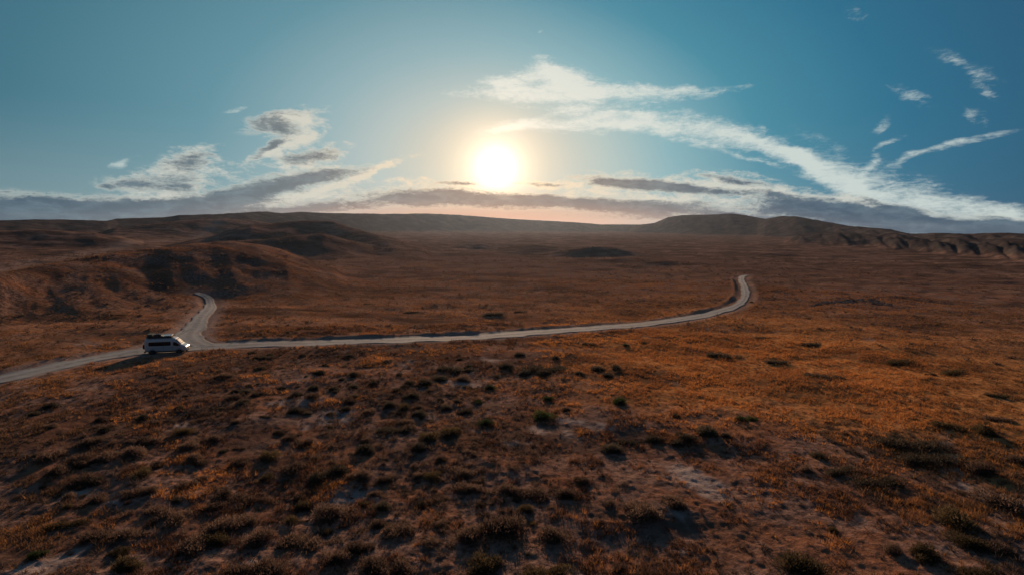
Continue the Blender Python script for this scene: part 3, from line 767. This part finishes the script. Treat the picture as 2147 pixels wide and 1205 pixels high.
def brush():
    rs = np.random.default_rng(21); V = []
    for r0, r1, n, h0, h1, nb, w in ((24, 60, 4800, 0.20, 0.6, 42, 0.03), (56, 100, 5600, 0.22, 0.6, 22, 0.05), (96, 420, 9000, 0.4, 1.1, 14, 0.16)):
        r = np.sqrt(rs.uniform(r0**2, r1**2, n)); a = np.radians(rs.uniform(-48, 48, n)); x = r*np.sin(a); y = r*np.cos(a)
        cl = fbm(x/11, y/11, 401, 3); goldz = sstep(-2, 16, np.degrees(a))*sstep(44, 62, r)*(r < 100)
        keep = rs.uniform(0, 1, n) < np.clip((cl-0.42-0.12*goldz)*6, 0.02, 1)
        dA, sA, dB = road_field(x, y); keep &= (np.minimum(dA, dB) > 3.2) & (np.hypot(x-VAN[0], y-VAN[1]) > 4)
        x, y = x[keep], y[keep]; n = len(x); z = height(x, y); hh = rs.uniform(h0, h1, n)
        th = rs.uniform(0, 6.283, (n, nb)); cz = rs.uniform(0.1, 1, (n, nb)); sp = np.sqrt(1-cz**2)
        d = np.stack([np.cos(th)*sp, np.sin(th)*sp, cz*0.8+0.1], -1); d /= np.linalg.norm(d, axis=-1, keepdims=True)
        wide = rs.uniform(0.8, 1.6, (n, 1, 1))
        base = np.stack([x, y, z-0.03], 1)[:,None,:]+d*hh[:,None,None]*rs.uniform(0, 0.5, (n, nb, 1))*np.array([1,1,0.6])*wide
        V.append(blades(base.reshape(-1, 3), d.reshape(-1, 3), (hh[:,None]*rs.uniform(0.5, 0.9, (n, nb))).ravel(), rs.uniform(0.7, 1.4, n*nb)*w, rs))
    v = np.vstack(V)
    o = link('low_brush', np_mesh('low_brush', v, np.arange(len(v)).reshape(-1, 3)), M_brown)
    tag(o, 'knee-high dark brown brush scattered between the shrubs and over the plain', 'brush', kind='stuff')
brush()

# ------------------------------------------------------------------ camper van
def box_bm(bm, c, s, rot=None, bevel=0.0):
    r = bmesh.ops.create_cube(bm, size=1.0); vs = r['verts']
    bmesh.ops.scale(bm, vec=s, verts=vs)
    if bevel > 0:
        es = list({e for v in vs for e in v.link_edges})
        rb = bmesh.ops.bevel(bm, geom=es, offset=bevel, segments=2, affect='EDGES'); vs = list({v for f in rb['faces'] for v in f.verts} | {v for v in vs if v.is_valid})
    if rot: bmesh.ops.rotate(bm, cent=(0,0,0), matrix=rot, verts=vs)
    bmesh.ops.translate(bm, vec=c, verts=vs); return vs
def tube_bm(bm, a, b, r, seg=8):
    a = Vector(a); b = Vector(b); d = b-a
    q = d.to_track_quat('Z', 'Y').to_matrix().to_4x4()
    bmesh.ops.create_cone(bm, cap_ends=True, segments=seg, radius1=r, radius2=r, depth=d.length, matrix=Matrix.Translation((a+b)/2)@q)
def lathe_bm(bm, prof, axis='Y', seg=28, at=(0,0,0)):
    rings = []
    for (r, h) in prof:
        ring = []
        for k in range(seg):
            a = 2*math.pi*k/seg
            ring.append(bm.verts.new((at[0]+r*math.cos(a), at[1]+h, at[2]+r*math.sin(a)) if axis == 'Y' else (at[0]+h, at[1]+r*math.cos(a), at[2]+r*math.sin(a))))
        rings.append(ring)
    for i in range(len(rings)-1):
        for k in range(seg): bm.faces.new((rings[i][k], rings[i][(k+1)%seg], rings[i+1][(k+1)%seg], rings[i+1][k]))
    bm.faces.new(rings[0]); bm.faces.new(rings[-1])
def from_bm(name, bm, mat, parent, smooth=False):
    bmesh.ops.recalc_face_normals(bm, faces=bm.faces)
    me = bpy.data.meshes.new(name); bm.to_mesh(me); bm.free(); return link(name, me, mat, parent, smooth)
PAINT = simple('white_paint', (0.52, 0.56, 0.57), 0.28, 0, 0.05, 3, 0.6)
GLASS = simple('tinted_glass', (0.006, 0.010, 0.016), 0.12, 0, 0.05, 3)
GLASS.node_tree.nodes['Principled BSDF'].inputs['Specular IOR Level'].default_value = 0.25
BLACK = simple('black_plastic', (0.025, 0.026, 0.028), 0.6)
RUBBER = simple('tyre_rubber', (0.022, 0.021, 0.021), 0.85)
STEEL = simple('dark_rim', (0.08, 0.08, 0.085), 0.4, 0.8)
ALU = simple('pale_aluminium', (0.55, 0.56, 0.58), 0.35, 0.7)
CASEG = simple('dark_green_case', (0.035, 0.055, 0.04), 0.6)
LAMP = simple('lamp_lens', (0.6, 0.62, 0.65), 0.1)
REDL = simple('red_lens', (0.35, 0.02, 0.02), 0.2)
PLATE = simple('plate_metal', (0.6, 0.6, 0.58), 0.4)
PANEL = simple('solar_panel_glass', (0.02, 0.03, 0.055), 0.15)
# stations along the length: x, bottom, top, half width
ST = np.array([(-3.00,0.52,2.50,0.94),(-2.95,0.44,2.60,0.985),(-2.7,0.42,2.66,1.02),(-1.0,0.42,2.70,1.03),(0.7,0.42,2.70,1.03),(1.05,0.42,2.67,1.03),(1.28,0.42,2.56,1.03),(1.50,0.42,2.36,1.03),(1.80,0.42,2.02,1.03),
               (2.12,0.42,1.66,1.02),(2.30,0.42,1.50,1.02),(2.60,0.42,1.36,1.00),(2.82,0.44,1.20,0.96),(2.94,0.48,1.02,0.90),(2.99,0.52,0.86,0.82)])
def sec(x): return [np.interp(x, ST[:,0], ST[:,k]) for k in (1,2,3)]
NE = 6.0
def body_Y(x, z):
    b, tp, w = sec(x); zc = (b+tp)/2; hz = (tp-b)/2
    q = min(abs((z-zc)/hz), 0.999); return w*(1-q**NE)**(1/NE)*(1-0.085*max(0, (z-1.15)/1.5))
def body_Z(x, y):
    b, tp, w = sec(x); zc = (b+tp)/2; hz = (tp-b)/2
    q = min(abs(y)/(w*(1-0.085*max(0, (tp-1.3)/1.5))), 0.995); return zc+hz*(1-q**NE)**(1/NE)
van = bpy.data.objects.new('camper_van', None); C.objects.link(van)
tag(van, 'white high-roof camper van with dark windows and loaded roof rack parked at the track junction', 'van')
vz = float(height(np.array([VAN[0]]), np.array([VAN[1]]), False)[0])
van.location = (VAN[0], VAN[1], vz+0.02); van.rotation_euler = (0, 0, VAN_ROT); van.scale = (0.9, 0.9, 0.9)
def van_parts():
    bm = bmesh.new(); xs = np.unique(np.concatenate([ST[:,0], np.linspace(-3, 2.99, 60)])); nseg = 48; rings = []
    for x in xs:
        b, tp, w = sec(x); zc = (b+tp)/2; hz = (tp-b)/2; ring = []
        for k in range(nseg):
            a = 2*math.pi*(k+0.5)/nseg; c, s = math.cos(a), math.sin(a)
            yy = w*math.copysign(abs(c)**(2/NE), c); zz = zc+hz*math.copysign(abs(s)**(2/NE), s)
            yy *= 1-0.085*max(0, (zz-1.15)/1.5); ring.append(bm.verts.new((x, yy, zz)))
        rings.append(ring)
    for i in range(len(rings)-1):
        for k in range(nseg): bm.faces.new((rings[i][k], rings[i][(k+1)%nseg], rings[i+1][(k+1)%nseg], rings[i+1][k]))
    bm.faces.new(rings[0]); bm.faces.new(rings[-1])
    body = from_bm('body', bm, PAINT, van, True)
    # shut lines and swage line
    bm = bmesh.new()
    for sy in (-1, 1):
        for x in (-2.62, -0.35, 0.98, 2.02):
            for k in range(10):
                z0 = 0.55+k*0.19; z1 = z0+0.19
                if z1 > min(sec(x)[1]-0.15, 2.4): break
                tube_bm(bm, (x, sy*(body_Y(x, z0)+0.001), z0), (x, sy*(body_Y(x, z1)+0.001), z1), 0.010, 4)
        for k in range(16):
            xa = -2.6+k*0.28; tube_bm(bm, (xa, sy*(body_Y(xa, 1.12)+0.001), 1.12), (xa+0.28, sy*(body_Y(xa+0.28, 1.12)+0.001), 1.12), 0.008, 4)
    from_bm('panel_gap', bm, BLACK, body)
    def side_patch(name, pts_top, pts_bot, sy, parent, mat=GLASS, off=0.012, n=26, m=6):
        """window between two polylines x->z"""
        tx = [p[0] for p in pts_top]; bx = [p[0] for p in pts_bot]
        bm = bmesh.new(); g = []
        x0, x1 = min(tx[0], bx[0]), max(tx[-1], bx[-1])
        for i in range(n):
            x = x0+(x1-x0)*i/(n-1); zt = np.interp(x, tx, [p[1] for p in pts_top]); zb = np.interp(x, bx, [p[1] for p in pts_bot]); row = []
            for j in range(m):
                z = zb+(zt-zb)*j/(m-1); row.append(bm.verts.new((x, sy*(body_Y(x, z)+off), z)))
            g.append(row)
        for i in range(n-1):
            for j in range(m-1): bm.faces.new((g[i][j], g[i+1][j], g[i+1][j+1], g[i][j+1]))
        r = bmesh.ops.extrude_face_region(bm, geom=list(bm.faces))
        bmesh.ops.translate(bm, vec=(0, -sy*(off+0.02), 0), verts=[e for e in r['geom'] if isinstance(e, bmesh.types.BMVert)])
        return from_bm(name, bm, mat, parent)
    for sy in (-1, 1):
        w = side_patch('side_window', [(-2.44,1.95),(-2.36,2.10),(0.70,2.12),(0.76,2.05)], [(-2.44,1.62),(-2.30,1.46),(0.70,1.46),(0.76,1.55)], sy, van)
        side_patch('cab_window', [(1.10,1.95),(1.18,2.05),(1.36,2.03),(1.62,1.88),(1.98,1.52),(2.06,1.40)], [(1.10,1.55),(1.20,1.42),(1.70,1.34),(2.06,1.36)], sy, van)
        side_patch('sill_cladding', [(-2.94,0.56),(2.7,0.56)], [(-2.94,0.44),(2.7,0.44)], sy, van, BLACK, 0.02, 40, 3)
        bm = bmesh.new(); box_bm(bm, (0.82, sy*(body_Y(0.82,1.22)+0.02), 1.22), (0.16, 0.03, 0.035), bevel=0.008); box_bm(bm, (1.14, sy*(body_Y(1.14,1.24)+0.02), 1.24), (0.16, 0.03, 0.035), bevel=0.008)
        from_bm('door_handle', bm, BLACK, van)
        # mirror
        bm = bmesh.new(); box_bm(bm, (1.98, sy*1.22, 1.58), (0.12, 0.22, 0.36), bevel=0.04); tube_bm(bm, (1.96, sy*0.98, 1.45), (1.98, sy*1.14, 1.50), 0.03)
        from_bm('side_mirror', bm, BLACK, van)
        # headlight swept back
        bm = bmesh.new(); n = 10; rows = []
        for i in range(n):
            x = 2.52+0.40*i/(n-1); zt = body_Z(x, 0.86)-0.10-0.05*i/(n-1); zb = zt-0.20+0.06*(1-i/(n-1)); rows.append([bm.verts.new((x, sy*(body_Y(x, z)+0.012), z)) for z in np.linspace(zb, zt, 4)])
        for i in range(n-1):
            for j in range(3): bm.faces.new((rows[i][j], rows[i+1][j], rows[i+1][j+1], rows[i][j+1]))
        from_bm('headlight', bm, LAMP, van, True)
        bm = bmesh.new(); box_bm(bm, (-3.0, sy*0.86, 1.35), (0.05, 0.12, 0.62), bevel=0.02); from_bm('tail_light', bm, REDL, van)
    # windscreen
    bm = bmesh.new(); g = []
    for i in range(14):
        x = 1.46+(2.14-1.46)*i/13; row = []
        for j in range(17):
            y = -0.86+1.72*j/16; row.append(bm.verts.new((x+0.012, y, body_Z(x, y)+0.014)))
        g.append(row)
    for i in range(13):
        for j in range(16): bm.faces.new((g[i][j], g[i+1][j], g[i+1][j+1], g[i][j+1]))
    from_bm('windscreen', bm, GLASS, van, True)
    bm = bmesh.new()
    for sy in (-0.35, 0.25): tube_bm(bm, (2.14, sy, body_Z(2.14, sy)+0.03), (1.86, sy+0.3, body_Z(1.86, sy)+0.03), 0.012, 5)
    from_bm('wiper', bm, BLACK, van)
    # grille and bumpers
    bm = bmesh.new(); box_bm(bm, (2.97, 0, 0.88), (0.08, 1.15, 0.22), bevel=0.02)
    for k in range(3): box_bm(bm, (3.02, 0, 0.80+k*0.07), (0.03, 1.05, 0.02))
    from_bm('grille', bm, BLACK, van)
    bm = bmesh.new(); box_bm(bm, (2.93, 0, 0.55), (0.34, 1.86, 0.30), bevel=0.08); tube_bm(bm, (3.14, -0.62, 0.62), (3.14, 0.62, 0.62), 0.035); tube_bm(bm, (3.14, -0.5, 0.62), (3.10, -0.5, 0.95), 0.03); tube_bm(bm, (3.14, 0.5, 0.62), (3.10, 0.5, 0.95), 0.03); tube_bm(bm, (3.10, -0.5, 0.95), (3.10, 0.5, 0.95), 0.03)
    from_bm('front_bumper', bm, BLACK, van)
    bm = bmesh.new(); box_bm(bm, (-3.03, 0, 0.50), (0.24, 1.88, 0.22), bevel=0.05); from_bm('rear_bumper', bm, BLACK, van)
    bm = bmesh.new(); box_bm(bm, (-0.1, 0, 0.40), (5.0, 1.5, 0.16), bevel=0.03); from_bm('chassis', bm, BLACK, van)
    bm = bmesh.new(); box_bm(bm, (-3.16, 0, 0.53), (0.02, 0.50, 0.12)); from_bm('number_plate', bm, PLATE, van)
    # wheels with dark arches
    tyre = None; RW = 0.40
    tyre_prof = [(0.22,-0.11),(0.34,-0.13),(0.385,-0.12),(0.40,-0.09),(0.40,0.09),(0.385,0.12),(0.34,0.13),(0.22,0.11)]
    for x in (-1.95, 1.92):
        for sy in (-1, 1):
            bm = bmesh.new(); lathe_bm(bm, [(0.50, 0.0), (0.50, 0.10), (0.44, 0.115), (0.44, 0.02)], at=(x, 0, 0.44))
            for v in bm.verts:
                v.co.y = sy*(0.93+v.co.y)
                if v.co.z < 0.30: v.co.z = 0.30
            from_bm('wheel_arch', bm, BLACK, van)
            wh = bpy.data.objects.new('wheel', None); C.objects.link(wh); wh.parent = van; wh.location = (x, sy*0.95, RW-0.01)
            bm = bmesh.new(); lathe_bm(bm, tyre_prof); from_bm('tyre', bm, RUBBER, wh, True)
            bm = bmesh.new(); lathe_bm(bm, [(0.225,-0.118),(0.21,-0.10),(0.06,-0.07),(0.06,0.07),(0.21,0.10),(0.225,0.118)])
            for k in range(6):
                a = math.pi/3*k; tube_bm(bm, (0.05*math.cos(a), sy*0.095, 0.05*math.sin(a)), (0.21*math.cos(a), sy*0.11, 0.21*math.sin(a)), 0.022, 6)
            from_bm('rim', bm, STEEL, wh)
    # spare wheel and ladder on the back doors
    sp = bpy.data.objects.new('spare_wheel', None); C.objects.link(sp); sp.parent = van; sp.location = (-3.20, -0.45, 1.30)
    bm = bmesh.new(); lathe_bm(bm, tyre_prof, axis='X'); from_bm('tyre', bm, RUBBER, sp, True)
    bm = bmesh.new(); lathe_bm(bm, [(0.225,-0.10),(0.06,-0.06),(0.06,0.12),(0.225,0.10)], axis='X'); from_bm('rim', bm, STEEL, sp)
    bm = bmesh.new()
    for y in (0.30, 0.68):
        tube_bm(bm, (-3.14, y, 0.75), (-3.14, y, 2.55), 0.022); tube_bm(bm, (-3.14, y, 2.55), (-2.8, y, 2.78), 0.022); tube_bm(bm, (-3.14, y, 0.8), (-2.99, y, 0.8), 0.02)
    for k in range(7): tube_bm(bm, (-3.14, 0.30, 0.9+k*0.27), (-3.14, 0.68, 0.9+k*0.27), 0.018)
    from_bm('ladder', bm, BLACK, van)
    # roof rack
    bm = bmesh.new(); zr = 2.86
    for y in (-0.82, 0.82):
        tube_bm(bm, (-2.75, y, zr), (0.85, y, zr), 0.028); tube_bm(bm, (-2.75, y, zr+0.14), (0.85, y, zr+0.14), 0.02)
        for k in range(7):
            x = -2.75+k*0.6; tube_bm(bm, (x, y, 2.62), (x, y, zr+0.14), 0.018)
    for k in range(10):
        x = -2.75+k*0.4; tube_bm(bm, (x, -0.82, zr), (x, 0.82, zr), 0.02)
    for z in (zr, zr+0.14): tube_bm(bm, (0.85, -0.82, z), (0.85, 0.82, z), 0.022); tube_bm(bm, (-2.75, -0.82, z), (-2.75, 0.82, z), 0.022)
    box_bm(bm, (0.92, 0, 2.80), (0.05, 1.5, 0.18), bevel=0.015)
    box_bm(bm, (-0.95, 0, zr-0.035), (3.5, 1.62, 0.02))
    for y in (-0.85, 0.85): box_bm(bm, (-0.95, y, zr-0.02), (3.62, 0.02, 0.22), bevel=0.005)
    from_bm('roof_rack', bm, BLACK, van)
van_parts()
bpy.context.view_layer.update()
def on_roof(name, build, mat, loc, label, cat):
    o = from_bm(name, build, mat, None); o.matrix_world = Matrix.Translation(van.location)@Matrix.Rotation(VAN_ROT, 4, 'Z')@Matrix.Scale(0.9, 4)@Matrix.Translation(loc)
    tag(o, label, cat, 'luggage on the roof rack of the van'); return o
bm = bmesh.new(); box_bm(bm, (0,0,0.20), (0.75,1.3,0.38), bevel=0.05); box_bm(bm, (0,0,0.41), (0.78,1.33,0.05), bevel=0.02)
on_roof('storage_case', bm, CASEG, (-2.30, 0, 2.885), 'dark green storage case at the rear end of the roof rack', 'case')
bm = bmesh.new(); box_bm(bm, (0,0,0.19), (1.15,1.25,0.36), bevel=0.08); box_bm(bm, (0,0.2,0.33), (0.5,0.1,0.06), bevel=0.02); box_bm(bm, (0,-0.3,0.38), (0.5,0.1,0.06), bevel=0.02)
on_roof('gear_bag', bm, BLACK, (-1.25, 0, 2.885), 'low black bag strapped on the middle of the roof rack', 'bag')
bm = bmesh.new(); box_bm(bm, (0,0,0.12), (1.35,1.35,0.05), bevel=0.01)
for k in range(4): box_bm(bm, (-0.55+k*0.37,0,0.05), (0.05,1.3,0.09))
for k in range(5): box_bm(bm, (-0.62+k*0.31,-0.69,0.20), (0.03,0.02,0.12))
on_roof('solar_panel', bm, ALU, (0.05, 0, 2.885), 'pale metal framed panel at the front end of the roof rack', 'panel')

# ------------------------------------------------------------------ stone ledge out in the grass
def outcrop():
    rs = random.Random(3)
    SM, t, b = new_mat('pale_rock'); g = t.n.new('ShaderNodeNewGeometry')
    n = t.noise(g.outputs['Position'], 1.4, 8, 0.7)
    t.l.new(t.mix(t.ss(n, 0.35, 0.65), (0.05, 0.04, 0.035), (0.30, 0.26, 0.22)), b.inputs['Base Color']); b.inputs['Roughness'].default_value = 0.95
    bm = bmesh.new()
    for i in range(150):
        u = rs.random(); px = 1703+166*u; py = 637-7*math.sin(math.pi*u)+rs.uniform(-2.5, 2.5)
        x, y = flat(px, py)
        z = float(height(np.array([x]), np.array([y]))[0])
        r = bmesh.ops.create_icosphere(bm, subdivisions=2, radius=1.0)
        s = rs.uniform(0.2, 0.5); ph = rs.uniform(0, 9)
        for v in r['verts']:
            p = v.co.copy(); k = 0.75+0.5*math.sin(p.x*2.3+ph)*math.sin(p.y*2.9+ph*2)*math.sin(p.z*3.1+ph)+rs.uniform(-0.06, 0.06)
            v.co = Vector((x+p.x*s*k*1.7, y+p.y*s*k, z+0.1+p.z*s*k*0.55))
    o = from_bm('rock_outcrop', bm, SM, None); tag(o, 'low ledge of pale and dark broken rock out in the right-hand grassland', 'rock ledge')
outcrop()

# ------------------------------------------------------------------ render settings
vs = scene.view_settings; vs.view_transform = 'Standard'; vs.look = 'None'; vs.exposure = 0.0; vs.gamma = 1.0
scene.render.engine = 'CYCLES'
scene.cycles.volume_bounces = 0
scene.cycles.max_bounces = 6
